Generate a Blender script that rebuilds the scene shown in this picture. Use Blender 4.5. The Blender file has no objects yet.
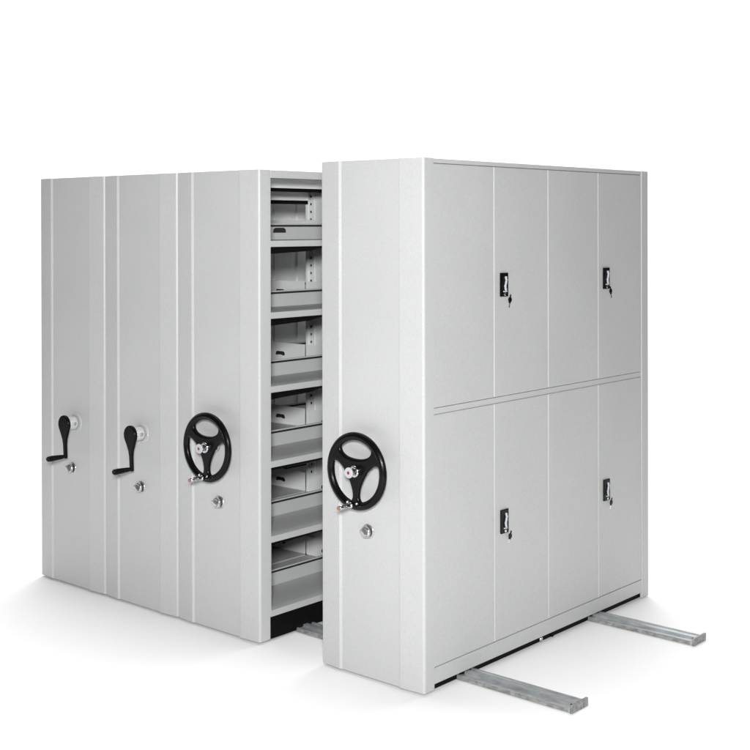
import bpy, bmesh, math, random
from mathutils import Matrix, Vector
random.seed(4)
R = math.radians
S = bpy.context.scene
C = S.collection
PI = math.pi

# ------------------------------------------------------------------ materials
def nodes(name):
    m = bpy.data.materials.new(name); m.use_nodes = True
    nt = m.node_tree
    return m, nt, nt.nodes['Principled BSDF']

def paint(name, col, rough=.42, speck=.035, bump=.12, scale=420.):
    """powder coated sheet steel: fine orange-peel grain, faint tonal drift"""
    m, nt, b = nodes(name)
    tc = nt.nodes.new('ShaderNodeTexCoord')
    n1 = nt.nodes.new('ShaderNodeTexNoise'); n1.inputs['Scale'].default_value = scale; n1.inputs['Detail'].default_value = 3
    n2 = nt.nodes.new('ShaderNodeTexNoise'); n2.inputs['Scale'].default_value = 1.7; n2.inputs['Detail'].default_value = 4
    n3 = nt.nodes.new('ShaderNodeTexNoise'); n3.inputs['Scale'].default_value = 130.; n3.inputs['Detail'].default_value = 2
    for n in (n1, n2, n3): nt.links.new(tc.outputs['Object'], n.inputs['Vector'])
    def ramp(n, lo, hi):
        r = nt.nodes.new('ShaderNodeMapRange'); r.inputs['From Min'].default_value = .25; r.inputs['From Max'].default_value = .75
        r.inputs['To Min'].default_value = lo; r.inputs['To Max'].default_value = hi
        nt.links.new(n.outputs['Fac'], r.inputs['Value']); return r
    def mul(a, bb):
        x = nt.nodes.new('ShaderNodeMath'); x.operation = 'MULTIPLY'
        nt.links.new(a.outputs[0], x.inputs[0]); nt.links.new(bb.outputs[0], x.inputs[1]); return x
    f = mul(mul(ramp(n1, 1-speck, 1+speck), ramp(n2, .975, 1.025)), ramp(n3, 1-speck, 1+speck))
    v = nt.nodes.new('ShaderNodeVectorMath'); v.operation = 'SCALE'; v.inputs[0].default_value = col
    nt.links.new(f.outputs[0], v.inputs['Scale']); nt.links.new(v.outputs[0], b.inputs['Base Color'])
    rr = ramp(n2, rough-.05, rough+.06); nt.links.new(rr.outputs[0], b.inputs['Roughness'])
    bp = nt.nodes.new('ShaderNodeBump'); bp.inputs['Strength'].default_value = bump; bp.inputs['Distance'].default_value = .0006
    nt.links.new(n1.outputs['Fac'], bp.inputs['Height']); nt.links.new(bp.outputs[0], b.inputs['Normal'])
    wv = nt.nodes.new('ShaderNodeTexNoise'); wv.inputs['Scale'].default_value = 3.2; wv.inputs['Detail'].default_value = 1
    nt.links.new(tc.outputs['Object'], wv.inputs['Vector'])
    b2 = nt.nodes.new('ShaderNodeBump'); b2.inputs['Strength'].default_value = .35; b2.inputs['Distance'].default_value = .008
    nt.links.new(wv.outputs['Fac'], b2.inputs['Height']); nt.links.new(b2.outputs[0], bp.inputs['Normal'])
    b.inputs['Specular IOR Level'].default_value = .35
    return m

def simple(name, col, rough=.4, metal=0., spec=.5, mottled=0., scale=60., stretch=None):
    m, nt, b = nodes(name)
    tc = nt.nodes.new('ShaderNodeTexCoord')
    n = nt.nodes.new('ShaderNodeTexNoise'); n.inputs['Scale'].default_value = scale; n.inputs['Detail'].default_value = 6
    n.inputs['Roughness'].default_value = .65
    if stretch:
        mp = nt.nodes.new('ShaderNodeMapping'); mp.inputs['Scale'].default_value = stretch
        nt.links.new(tc.outputs['Object'], mp.inputs['Vector']); nt.links.new(mp.outputs[0], n.inputs['Vector'])
    else: nt.links.new(tc.outputs['Object'], n.inputs['Vector'])
    r = nt.nodes.new('ShaderNodeMapRange'); r.inputs['From Min'].default_value = .3; r.inputs['From Max'].default_value = .7
    r.inputs['To Min'].default_value = 1-mottled; r.inputs['To Max'].default_value = 1+mottled*.5
    nt.links.new(n.outputs['Fac'], r.inputs['Value'])
    v = nt.nodes.new('ShaderNodeVectorMath'); v.operation = 'SCALE'; v.inputs[0].default_value = col
    nt.links.new(r.outputs[0], v.inputs['Scale']); nt.links.new(v.outputs[0], b.inputs['Base Color'])
    r2 = nt.nodes.new('ShaderNodeMapRange'); r2.inputs['To Min'].default_value = max(.02, rough-.08); r2.inputs['To Max'].default_value = rough+.08
    nt.links.new(n.outputs['Fac'], r2.inputs['Value']); nt.links.new(r2.outputs[0], b.inputs['Roughness'])
    b.inputs['Metallic'].default_value = metal; b.inputs['Specular IOR Level'].default_value = spec
    return m

M_paint = paint('grey_powder_coat', (.40, .405, .403), speck=.052, bump=.16, scale=330.)
M_in = paint('grey_coat_lifted_inside', (.86, .865, .87), rough=.5, speck=.02)  # grey coat made paler to stand for light missing deep inside
M_plate = paint('grey_coat_lifted_partition', (.56, .565, .57), rough=.5, speck=.03)  # same coat lightened for partitions and uprights in the dim bay
M_shelf = paint('shelf_grey_coat', (.37, .375, .375), rough=.5, speck=.03)
M_black = simple('black_plastic', (.003, .003, .0035), .25, 0, .14, .2, 40)
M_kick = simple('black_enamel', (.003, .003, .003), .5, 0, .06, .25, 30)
M_chrome = simple('polished_chrome', (.62, .62, .63), .13, 1., .5, .3, 55)
M_nickel = simple('satin_nickel', (.52, .52, .53), .24, .85, .5, .5, 48)
M_galv = simple('galvanised_steel', (.46, .48, .49), .40, .75, .5, .28, 17, (1, 2.2, 2.2))
M_worn = simple('worn_zinc_edge', (.30, .30, .295), .55, .5, .5, .6, 30, (1, 2, 2))
M_fold_shade = simple('fold_shade_grey', (.09, .09, .09), .7, 0, .1)  # flat dark grey for the shade line at the panel fold
M_white = simple('hub_highlight_white', (.38, .39, .42), .35)
M_red = simple('dark_red_enamel', (.22, .012, .015), .35)
M_orange = simple('orange_cap', (.24, .12, .09), .5)
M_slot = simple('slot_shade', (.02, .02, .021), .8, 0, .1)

# ------------------------------------------------------------------ mesh helpers
class MB:
    def __init__(s): s.bm = bmesh.new(); s.mats = []
    def mi(s, m):
        if m not in s.mats: s.mats.append(m)
        return s.mats.index(m)
    def box(s, x0, x1, y0, y1, z0, z1, m, M=None):
        v = [s.bm.verts.new(p) for p in ((x0,y0,z0),(x1,y0,z0),(x1,y1,z0),(x0,y1,z0),(x0,y0,z1),(x1,y0,z1),(x1,y1,z1),(x0,y1,z1))]
        if M is not None:
            for q in v: q.co = M @ q.co
        for f in ((0,3,2,1),(4,5,6,7),(0,1,5,4),(1,2,6,5),(2,3,7,6),(3,0,4,7)):
            s.bm.faces.new([v[i] for i in f]).material_index = s.mi(m)
        return s
    def prism(s, pts, z0, z1, m, axis='z', smooth=False):
        """extrude polygon pts (a,b) along an axis"""
        def P(a, b, c):
            return {'z': (a, b, c), 'y': (a, c, b), 'x': (c, a, b)}[axis]
        lo = [s.bm.verts.new(P(a, b, z0)) for a, b in pts]; hi = [s.bm.verts.new(P(a, b, z1)) for a, b in pts]
        n = len(pts); k = s.mi(m)
        s.bm.faces.new(lo[::-1]).material_index = k; s.bm.faces.new(hi).material_index = k
        for i in range(n):
            f = s.bm.faces.new((lo[i], lo[(i+1) % n], hi[(i+1) % n], hi[i])); f.material_index = k; f.smooth = smooth
        return s
    def cyl(s, p0, p1, prof, m, n=40):
        """lathe: prof = [(t, r)...] with t in 0..1 from p0 to p1"""
        p0 = Vector(p0); p1 = Vector(p1); d = p1-p0
        q = d.normalized().to_track_quat('Z', 'Y'); k = s.mi(m); rings = []
        for t, r in prof:
            rings.append([s.bm.verts.new(p0 + d*t + q @ Vector((math.cos(2*PI*i/n)*r, math.sin(2*PI*i/n)*r, 0))) for i in range(n)])
        for a, b in zip(rings, rings[1:]):
            for i in range(n):
                f = s.bm.faces.new((a[i], a[(i+1) % n], b[(i+1) % n], b[i])); f.material_index = k; f.smooth = True
        for rg in (rings[0][::-1], rings[-1]): s.bm.faces.new(rg).material_index = k
        return s
    def build(s, name, parent=None, bevel=0, seg=2):
        bmesh.ops.recalc_face_normals(s.bm, faces=s.bm.faces)
        me = bpy.data.meshes.new(name); s.bm.to_mesh(me); s.bm.free()
        for m in s.mats: me.materials.append(m)
        o = bpy.data.objects.new(name, me); C.objects.link(o)
        if parent: o.parent = parent
        if bevel:
            b = o.modifiers.new('bevel', 'BEVEL'); b.width = bevel; b.segments = seg; b.limit_method = 'ANGLE'; b.angle_limit = R(40)
            b.harden_normals = False
        return o

def plate2d(name, loops, half, bev, m, parent, loc):
    """flat plate with holes and rounded edges, outline given in x,z; thickness along y"""
    cu = bpy.data.curves.new(name, 'CURVE'); cu.dimensions = '2D'; cu.fill_mode = 'BOTH'
    for pts in loops:
        sp = cu.splines.new('POLY'); sp.points.add(len(pts)-1); sp.use_cyclic_u = True
        for p, q in zip(sp.points, pts): p.co = (q[0], q[1], 0, 1)
    cu.extrude = half; cu.bevel_depth = bev; cu.bevel_resolution = 4; cu.offset = -bev
    t = bpy.data.objects.new('tmp', cu); C.objects.link(t)
    dg = bpy.context.evaluated_depsgraph_get()
    me = bpy.data.meshes.new_from_object(t.evaluated_get(dg)); bpy.data.objects.remove(t)
    me.transform(Matrix.Rotation(PI/2, 4, 'X')); me.materials.clear(); me.materials.append(m)
    bm = bmesh.new(); bm.from_mesh(me); bmesh.ops.remove_doubles(bm, verts=bm.verts, dist=1e-5)
    bmesh.ops.recalc_face_normals(bm, faces=bm.faces)
    for f in bm.faces: f.smooth = len(f.verts) == 4
    bm.to_mesh(me); bm.free(); me.name = name
    o = bpy.data.objects.new(name, me); C.objects.link(o); o.parent = parent; o.location = loc
    return o

def thing(name, label, cat, loc, group=None):
    o = bpy.data.objects.new(name, None); C.objects.link(o); o.location = loc
    o['label'] = label; o['category'] = cat
    if group: o['group'] = group
    return o

# ------------------------------------------------------------------ dimensions (metres)
W, GAP, DEP = .607, .4043, 1.939
HD, HC = 2.300, 2.280
FP = .078                                   # depth of the folded front panel
LV = [.117, .475, .838, 1.201, 1.559, 1.907]  # underside of each shelf lip

# Local frame of a unit: x = 0 is the right edge, going to -W; y = 0 front, z = 0 floor
def front_panel(u, H):
    w = W-.004
    pts = [(-w+.000, FP), (-w, .018), (-w+.002, .0135), (-w+.006, .011), (-w+.113, .0015), (-w+.117, .0012), (-w+.129, .0080),
           (-.1365, .0080), (-.1358, .0190), (-.1322, .0190), (-.1315, .0005), (-.1265, .0), (-.010, .0085), (-.005, .0105), (-.0015, .0145), (0, .020), (0, FP)]
    b = MB(); b.prism(pts, .011, H, M_paint)
    o = b.build('front_panel', u, .0012, 2)
    g = MB(); g.box(-.1363, -.1322, .0088, .0170, .0112, H-.0005, M_fold_shade); g.build('fold_shade_strip', o)  # dark strip in the groove, drawing the fold's shade as colour
    return o

def open_body(u, H):
    """double sided shelf rack, open on both long sides and between the far posts"""
    w = W-.008
    def one(name, par, m, *bx, bev=.001):
        b = MB(); b.box(*bx, m); return b.build(name, par, bev)
    ep = MB()                                                          # inner end sheet with folded corner returns, one channel section
    ep.prism([(-w, FP+.001), (-.003, FP+.001), (-.003, FP+.010), (-.040, FP+.010), (-.040, FP+.006), (-w+.034, FP+.006), (-w+.034, FP+.010), (-w, FP+.010)], .118, H-.0185, M_paint)
    ep.build('end_sheet', u, .001)
    for xa, xb in ((-.050, -.006), (-w, -w+.044)): one('rear_post', u, M_paint, xa, xb, DEP-.07, DEP, .004, H-.0185, bev=.002)
    one('rear_cross_bar', u, M_paint, -w+.0445, -.0505, DEP-.03, DEP-.004, .03, .10)
    t = MB(); ya, yb = FP+.0105, DEP-.071                              # top sheet, edges folded down
    t.prism([(-w, 2.241), (-w+.012, 2.241), (-w+.012, H-.018), (-.014, H-.018), (-.014, 2.241), (-.0025, 2.241), (-.0025, H-.001), (-w, H-.001)], ya, yb, M_paint, 'y')
    t.build('top_panel', u, .0015)
    for xa, xb in ((-.012, -.004), (-w, -w+.008)):
        kk = one('kick_plate', u, M_kick, xa, xb, .058, DEP-.071, .012, .1165)
        if xb == -.004:
            for z in (.030, .098):
                s_ = MB(); s_.cyl((-.004, .068, z), (-.001, .068, z), [(0, .0045), (.6, .0045), (1, .002)], M_white, 16); s_.build('screw', kk)
    up = MB(); xa, xb, ya = -.603, -.475, .955                         # slotted upright on the middle frame
    up.prism([(xa, ya-.012), (xa+.012, ya-.012), (xa+.012, ya), (xa+.052, ya), (xa+.052, ya-.006), (xa+.060, ya-.006), (xa+.060, ya),
              (xb-.020, ya), (xb-.020, ya-.006), (xb-.012, ya-.006), (xb-.012, ya), (xb, ya), (xb, ya+.03), (xa, ya+.03)], .15, H-.03, M_plate)
    z = .18
    while z < H-.06:
        for xc in (xa+.031, xb-.006):
            up.box(xc-.005, xc+.005, ya-.0012, ya+.002, z, z+.013, M_slot)
        z += .0432
    up.build('perforated_upright', u, 0)
    x = -W/2-.002
    for i, z in enumerate(LV):
        for ya, yb in ((FP+.0105, .944), (.986, DEP-.072)):
            f = MB(); l, r = -w+.002, -.004
            f.prism([(l, z), (l+.020, z), (l+.020, z+.0025), (l+.0025, z+.0025), (l+.0025, z+.027), (r-.0025, z+.027), (r-.0025, z+.0025), (r-.020, z+.0025), (r-.020, z), (r, z), (r, z+.030), (l, z+.030)], ya, yb, M_shelf, 'y')
            sh = f.build('shelf', u, .0008)
            bs = MB(); bs.prism([(x, z+.0305), (x+.004, z+.0305), (x+.004, z+.107), (x+.007, z+.107), (x+.007, z+.114), (x-.003, z+.114), (x-.003, z+.107), (x, z+.107)], ya+.001, yb-.001, M_shelf, 'y')
            bs.build('backstop', sh, .0006)
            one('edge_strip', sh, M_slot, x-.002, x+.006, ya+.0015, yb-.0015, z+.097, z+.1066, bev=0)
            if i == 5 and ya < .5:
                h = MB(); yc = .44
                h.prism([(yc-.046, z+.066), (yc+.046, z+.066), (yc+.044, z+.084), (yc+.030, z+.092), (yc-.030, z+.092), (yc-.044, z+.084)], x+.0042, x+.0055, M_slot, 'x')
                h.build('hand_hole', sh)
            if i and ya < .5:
                ha, hb = (.034, .012) if i in (3, 4, 5) else (.014, .010)  # black bars below draw the shade under each shelf lip
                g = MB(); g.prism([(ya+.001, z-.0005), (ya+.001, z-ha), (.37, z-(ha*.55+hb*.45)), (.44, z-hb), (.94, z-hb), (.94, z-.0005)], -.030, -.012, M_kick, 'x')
                g.build('under_shelf_shade', sh)
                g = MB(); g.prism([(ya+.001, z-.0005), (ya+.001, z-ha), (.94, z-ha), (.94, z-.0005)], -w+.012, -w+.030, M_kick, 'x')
                g.build('under_shelf_shade', sh)
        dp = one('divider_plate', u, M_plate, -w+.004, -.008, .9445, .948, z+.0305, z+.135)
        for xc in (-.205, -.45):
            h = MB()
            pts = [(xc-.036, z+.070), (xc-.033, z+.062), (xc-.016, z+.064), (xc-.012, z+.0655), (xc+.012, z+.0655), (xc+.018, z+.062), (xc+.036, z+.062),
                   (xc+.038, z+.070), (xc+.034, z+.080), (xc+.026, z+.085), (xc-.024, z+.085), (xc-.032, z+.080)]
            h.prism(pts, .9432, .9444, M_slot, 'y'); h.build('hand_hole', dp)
    for xx, zz, hh in ((-.305, 2.205, .018), (-.59, 2.150, .020)):     # top stiffeners along the rack
        ts = one('top_stiffener', u, M_in, xx-.008, xx+.008, FP+.011, .944, zz+.001, zz+.05)
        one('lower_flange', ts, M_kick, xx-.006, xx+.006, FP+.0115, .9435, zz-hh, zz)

def closed_body(u, H, doors):
    w = W-.008
    b = MB(); x1 = -.016
    b.box(-w, x1, FP+.0005, DEP-.001, .034, H-.002, M_paint if doors else M_in)
    b.build('carcass', u, .002)
    k = MB(); k.box(-w+.015, -.020, FP+.004, DEP-.03, .006, .0338, M_kick)
    kk = k.build('kick_plate', u, .001)
    for y in (.31, .92, 1.02, 1.42):
        a = MB(); a.cyl((-.0195, y, .018), (-.012, y, .018), [(0, .013), (.7, .013), (1, .010)], M_chrome if y in (.92,) else M_kick, 20); a.build('wheel', kk)
    y0, y1 = FP, DEP-.070
    if doors:
        p = MB(); p.box(x1+.0003, -.0015, y1+.001, DEP, .004, H-.001, M_paint); p.build('rear_post', u, .003)
        t = MB(); t.box(x1+.0003, -.0045, y0+.0006, y1, H-.021, H-.0015, M_paint); t.build('top_rail', u, .002)
        t = MB(); t.box(x1+.0003, -.0065, y0+.0006, y1, 1.195, 1.221, M_paint); t.build('middle_rail', u, .0015)
        t = MB(); t.box(x1+.0003, -.0045, y0+.0006, y1, .034, .103, M_paint); t.build('base_rail', u, .0015)
        seams = [y0+.0006, .524, .969, 1.429, y1]
        for (za, zb, row) in ((1.2225, H-.0225, 'upper'), (.1045, 1.1935, 'lower')):
            for i in range(4):
                d = MB()
                d.box(x1+.0003, -.0045, seams[i]+.0005, seams[i+1]-.0005, za, zb, M_paint)
                # fold lip that runs down the meeting edge of each leaf
                dd = d.build('door', u, .0062, 3)
                if i % 2: door_lock(dd, seams[i]+.073, 1.736 if row == 'upper' else .646)
    else:
        for i in range(9):
            r = MB(); ya = FP+.02+i*.2
            r.box(x1+.0003, -.006, ya, ya+.16, .12, H-.03, M_in); r.build('side_panel', u, .006)

def door_lock(dd, y, z):
    p = MB(); p.box(-.0042, .004, y-.030, y+.030, z-.055, z+.055, M_black)
    lk = p.build('lock_plate', dd, .003)
    # S shaped lever standing off the plate (kept as one sub-part mesh with the plate)
    me = MB()
    path = [(.0075, .004, .034), (.009, .006, .022), (.010, .001, .008), (.010, -.004, -.006), (.010, -.002, -.018), (.009, .003, -.027)]
    for a, b in zip(path, path[1:]):
        A = Vector((a[0], y+a[1], z+a[2])); B = Vector((b[0], y+b[1], z+b[2]))
        me.cyl(A, B, [(0, .0052), (1, .0052)], M_white, 12)
    for a in path[:-1]:
        me.cyl((a[0]-.005, y+a[1], z+a[2]), (a[0]+.005, y+a[1], z+a[2]), [(0, .004), (.3, .0052), (.7, .0052), (1, .004)], M_white, 12)
    me.box(.004, .0095, y-.011, y+.012, z-.034, z-.028, M_white)
    me.cyl((.0038, y, z-.044), (.009, y, z-.044), [(0, .007), (.8, .007), (1, .005)], M_chrome, 20)
    me.build('lever', dd)

# ------------------------------------------------------------------ hand controls
def ring_pts(r, n=96): return [(r*math.cos(2*PI*i/n), r*math.sin(2*PI*i/n)) for i in range(n)]

def handwheel(u, x, z, disc_big):
    yo = -.058
    loops = [ring_pts(.171)]
    for a0, cr, sa, sb in ((90, .0965, .090, .042), (212, .0950, .096, .0410), (328, .0950, .096, .0410)):
        pts = []; A0 = R(a0)
        for i in range(64):
            ph = 2*PI*i/64; c_, s_ = math.cos(ph), math.sin(ph)
            t_ = sa*math.copysign(abs(c_)**.93, c_); q_ = cr + sb*math.copysign(abs(s_)**.93, s_)
            rr = math.hypot(t_, q_)
            if rr > .136: t_ *= .136/rr; q_ *= .136/rr
            pts.append((q_*math.cos(A0)-t_*math.sin(A0), q_*math.sin(A0)+t_*math.cos(A0)))
        loops.append(pts)
    hw = plate2d('handwheel', loops, .0015, .0105, M_black, u, (x, yo, z))
    rim = MB(); n, m = 96, 16                                            # fuller rounded rim
    k = rim.mi(M_black); vs = []
    for i in range(n):
        a = 2*PI*i/n
        vs.append([rim.bm.verts.new(((.1535+.0160*math.cos(t))*math.cos(a), .0155*math.sin(t), (.1535+.0160*math.cos(t))*math.sin(a))) for t in [2*PI*j/m for j in range(m)]])
    for i in range(n):
        for j in range(m):
            f = rim.bm.faces.new((vs[i][j], vs[(i+1) % n][j], vs[(i+1) % n][(j+1) % m], vs[i][(j+1) % m])); f.smooth = True
    rim.build('rim', hw)
    h = MB()
    h.cyl((0, .058, 0), (0, -.006, 0), [(0, .030), (.25, .030), (.3, .022), (1, .022)], M_chrome)
    h.cyl((0, -.008, 0), (0, -.022, 0), [(0, .026), (.3, .027), (.8, .026), (1, .021)], M_chrome)
    h.cyl((0, -.022, 0), (0, -.046, 0), [(0, .016), (1, .016)], M_chrome)
    h.build('hub', hw)
    c = MB(); c.cyl((0, -.046, 0), (0, -.054, 0), [(0, .022), (.5, .024), (1, .022)], M_white)
    c.cyl((0, -.0541, 0), (0, -.0555, 0), [(0, .0075), (1, .0065)], M_red, 24); c.build('hub_cap', hw)
    g = MB(); gx, gz = -.020, -.150
    g.cyl((gx, -.014, gz), (gx, -.024, gz), [(0, .014), (.7, .013), (1, .009)], M_chrome)
    g.cyl((gx, -.024, gz), (gx, -.092, gz), [(0, .008), (.1, .0095), (.6, .0105), (1, .0095)], M_chrome)
    g.cyl((gx, -.092, gz), (gx, -.0985, gz), [(0, .0095), (1, .0075)], M_orange)
    for s_ in (-.018, .036):
        g.cyl((gx+s_, -.012, gz+.012), (gx+s_, -.020, gz+.012), [(0, .007), (1, .005)], M_chrome, 16)
    g.build('grip', hw)

def crank(u, x, z):
    yo = -.062
    f = MB(); f.cyl((x+.006, .010, z+.002), (x+.006, .0055, z+.002), [(0, .053), (.6, .053), (1, .050)], M_paint, 64)
    f.cyl((x+.050, .009, z-.002), (x+.050, .003, z-.002), [(0, .006), (1, .005)], M_chrome, 16)  # small bright pin added in place of a lamp glint
    fl = f.build('flange', u)
    pts = []
    for i in range(49):
        a = R(-33 + 246*i/48); pts.append((.048*math.cos(a), .050*math.sin(a)))
    pts += [(-.030, -.048), (-.015, -.082), (-.0100, -.11), (-.009, -.180), (-.004, -.188), (.006, -.188), (.010, -.180), (.0105, -.11), (.016, -.082), (.031, -.048)]
    ck = plate2d('crank_handle', [pts], .004, .006, M_black, u, (x-.002, yo, z)); ck.rotation_euler = (0, R(-3), 0)
    h = MB(); h.cyl((.002, .062, .002), (.002, .006, .002), [(0, .040), (.12, .037), (1, .036)], M_paint)
    h.cyl((.030, .050, .0), (.030, .012, .0), [(0, .012), (1, .012)], M_white, 20)  # white rod at the hub's side, its highlight put into colour
    h.build('hub', ck)
    g = MB(); g.cyl((0, -.002, -.176), (-.001, -.118, -.176), [(0, .0095), (.1, .010), (.2, .012), (.75, .0155), (.95, .0145), (1, .010)], M_black)
    g.build('grip', ck)

def lock_knob(u, x, z, ang=38):
    b = MB()
    b.cyl((x, .0105, z), (x, .0035, z), [(0, .034), (.6, .0335), (1, .029)], M_nickel)
    b.cyl((x, .0035, z), (x, -.004, z), [(0, .022), (1, .021)], M_black, 32)
    b.cyl((x, -.004, z), (x, -.018, z), [(0, .026), (.2, .027), (.7, .026), (1, .020)], M_nickel, 32)
    Mx = Matrix.Translation((x, -.024, z)) @ Matrix.Rotation(R(ang), 4, 'Y')
    b.box(-.019, .019, -.007, .008, -.0065, .0065, M_nickel, Mx)
    b.build('lock_knob', u, .003, 3)

# ------------------------------------------------------------------ the four units
XR = [0, -W-GAP, -2*W-GAP, -3*W-GAP]
GR = 'mobile shelving units standing in the row'
specs = [
    (0, HD, 'light grey steel shelving unit with four pairs of locked doors on its side', 'doors'),
    (1, HC, 'grey steel shelving unit with open shelves facing the gap and a black handwheel', 'open'),
    (2, HC, 'grey steel shelving unit with a black crank handle, touching the handwheel unit with open shelves', 'open'),
    (3, HC, 'grey steel shelving unit with a crank handle, farthest from the one with doors', 'closed')]
units = []
for i, H, lab, kind in specs:
    u = thing('mobile_shelving_unit', lab, 'shelving unit', (XR[i], 0, 0), GR)
    front_panel(u, H)
    if kind == 'open': open_body(u, H)
    else: closed_body(u, H, kind == 'doors')
    if i < 2: handwheel(u, (-.327, -.303)[i], (.932, .923)[i], i == 0)
    else: crank(u, (-.290, -.268)[i-2], (.919, .915)[i-2])
    lock_knob(u, (-.318, -.288, -.295, -.296)[i], (.656, .645, .636, .660)[i], (38, 28, 34, 50)[i])
    units.append(u)

# ------------------------------------------------------------------ keys hanging at the door locks
KL = ['black-headed key hanging at the upper door lock nearer the handwheel corner', 'black-headed key hanging at the upper door lock nearer the rear post', 'black-headed key hanging at the lower door lock nearer the handwheel corner', 'black-headed key hanging at the lower door lock nearer the rear post']
def key(lab, y, z, tilt):
    t = thing('key', lab, 'key', (.006, y, z), 'keys hanging at the door locks')
    t.rotation_euler = (R(tilt), 0, 0); t.scale = (.8, .8, .8)
    a = MB(); a.cyl((.001, 0, 0), (.0075, 0, 0), [(0, .0135), (.2, .0155), (.8, .0155), (1, .0135)], M_black, 28)
    a.box(.0015, .007, -.007, .007, -.020, -.008, M_black); a.box(.0015, .006, -.0035, .0035, .010, .030, M_black)
    a.build('key_head', t)
    b = MB(); b.box(.003, .0055, -.0032, .0032, -.046, -.0202, M_chrome)
    b.box(.003, .0055, .0032, .006, -.042, -.038, M_chrome); b.box(.003, .0055, .0032, .0055, -.034, -.031, M_chrome)
    b.build('key_blade', t)
key(KL[0], .524+.073+.034, 1.736-.070, -14)
key(KL[1], 1.429+.073+.028, 1.736-.066, 9)
key(KL[2], .524+.073+.032, .646-.072, -24)
key(KL[3], 1.429+.073+.030, .646-.068, -18)

# ------------------------------------------------------------------ floor rails
def rail(lab, y0, xe):
    t = thing('floor_rail', lab, 'rail', (0, y0, 0), 'steel floor rails under the shelving units')
    w = .118; x0 = -2.80
    prof = [(0, .002), (w, .002), (w, .024), (w-.010, .024), (w-.014, .018), (.076, .018), (.074, .029), (.046, .029), (.044, .018), (.016, .018), (.010, .024), (0, .024)]
    b = MB(); b.prism(prof, x0, xe, M_galv, 'x')
    b.box(x0, xe-.01, -.0012, -.0002, .004, .021, M_worn)
    b.build('track', t, .0012)
    for xx in (xe, x0-.012):
        e = MB(); e.box(xx, xx+.012, -.004, w+.004, .0015, .036, M_worn); ec = e.build('end_stop', t, .002)
        if xx == xe:
            s_ = MB(); s_.cyl((xx-.0005, .020, .028), (xx-.010, .020, .028), [(0, .006), (.8, .006), (1, .004)], M_kick, 16); s_.build('bolt', ec)
    for xx in (.10, .34):
        s_ = MB(); s_.cyl((xx, .088, .018), (xx, .088, .0205), [(0, .0055), (1, .0045)], M_kick if xx > .2 else M_chrome, 14); s_.build('screw', t)
rail('galvanised floor rail sticking out nearest the camera from under the doored unit', .262, .565)
rail('galvanised floor rail sticking out beside the rear corner of the doored unit', 1.352, .555)

# ------------------------------------------------------------------ floor
m, nt, b = nodes('white_studio_floor')
tc = nt.nodes.new('ShaderNodeTexCoord'); n = nt.nodes.new('ShaderNodeTexNoise'); n.inputs['Scale'].default_value = 2.
r = nt.nodes.new('ShaderNodeMapRange'); r.inputs['To Min'].default_value = .79; r.inputs['To Max'].default_value = .81
nt.links.new(tc.outputs['Object'], n.inputs['Vector']); nt.links.new(n.outputs['Fac'], r.inputs['Value']); nt.links.new(r.outputs[0], b.inputs['Base Color'])
b.inputs['Roughness'].default_value = .9; b.inputs['Specular IOR Level'].default_value = .1
fl = MB(); fl.box(-7.0, 3.0, -7, 5.0, -.05, 0, m); fo = fl.build('floor'); fo['kind'] = 'structure'

# ------------------------------------------------------------------ surround, white in view, dimmed elsewhere to shape the shading
w = bpy.data.worlds.new('World'); S.world = w; w.use_nodes = True; nt = w.node_tree
bg = nt.nodes['Background']
tc = nt.nodes.new('ShaderNodeTexCoord'); d = nt.nodes.new('ShaderNodeVectorMath'); d.operation = 'DOT_PRODUCT'; d.inputs[1].default_value = (-.66, .75, .35)
nt.links.new(tc.outputs['Generated'], d.inputs[0])
r = nt.nodes.new('ShaderNodeMapRange'); r.inputs['From Min'].default_value = .35; r.inputs['From Max'].default_value = .75
WLO, WHI = .04, 1.4
r.inputs['To Min'].default_value = WLO; r.inputs['To Max'].default_value = WHI; r.interpolation_type = 'SMOOTHSTEP'
nt.links.new(d.outputs['Value'], r.inputs['Value']); nt.links.new(r.outputs[0], bg.inputs['Strength'])
bg.inputs['Color'].default_value = (1, 1, 1, 1)

def area(name, loc, tgt, size, power):
    l = bpy.data.lights.new(name, 'AREA'); l.shape = 'DISK'; l.size = size; l.energy = power
    o = bpy.data.objects.new(name, l); C.objects.link(o); o.location = loc
    o.rotation_euler = (Vector(tgt)-Vector(loc)).to_track_quat('-Z', 'Y').to_euler()
    return o
area('key_lamp', (3.80, -4.72, 2.7), (-.6, .3, 1.25), .7, 690)
area('top_lamp', (-2.8, 2.4, 8.5), (-1.6, 1.0, 0), 8.0, 920)

area('far_floor_fill', (-4.5, 5.5, 6.5), (-4.5, 5.5, 0), 6.0, 260)  # unseen fill added to whiten the floor behind the units

# ------------------------------------------------------------------ camera
f, yaw, cx, cy, cz, py0, pitch, roll = 1256.4075, .7192324, 3.3658529, -4.1483615, 2.0099241, 228.45499, -.00238688, -.00202108
right = Vector((math.cos(yaw), math.sin(yaw), 0)); fwd = Vector((-math.sin(yaw), math.cos(yaw), 0)); up = Vector((0, 0, 1))
f2 = fwd*math.cos(pitch) + up*math.sin(pitch); u2 = -fwd*math.sin(pitch) + up*math.cos(pitch)
r3 = right*math.cos(roll) + u2*math.sin(roll); u3 = -right*math.sin(roll) + u2*math.cos(roll)
cam = bpy.data.cameras.new('camera'); co = bpy.data.objects.new('camera', cam); C.objects.link(co)
mt = Matrix((r3, u3, -f2)).transposed().to_4x4(); mt.translation = (cx, cy, cz); co.matrix_world = mt
cam.sensor_width = 36; cam.sensor_fit = 'HORIZONTAL'; cam.lens = f/750*36; cam.shift_y = -(375-py0)/750
cam.clip_end = 300; S.camera = co
S.view_settings.view_transform = 'Standard'; S.view_settings.look = 'None'; S.view_settings.exposure = 0; S.view_settings.gamma = 1
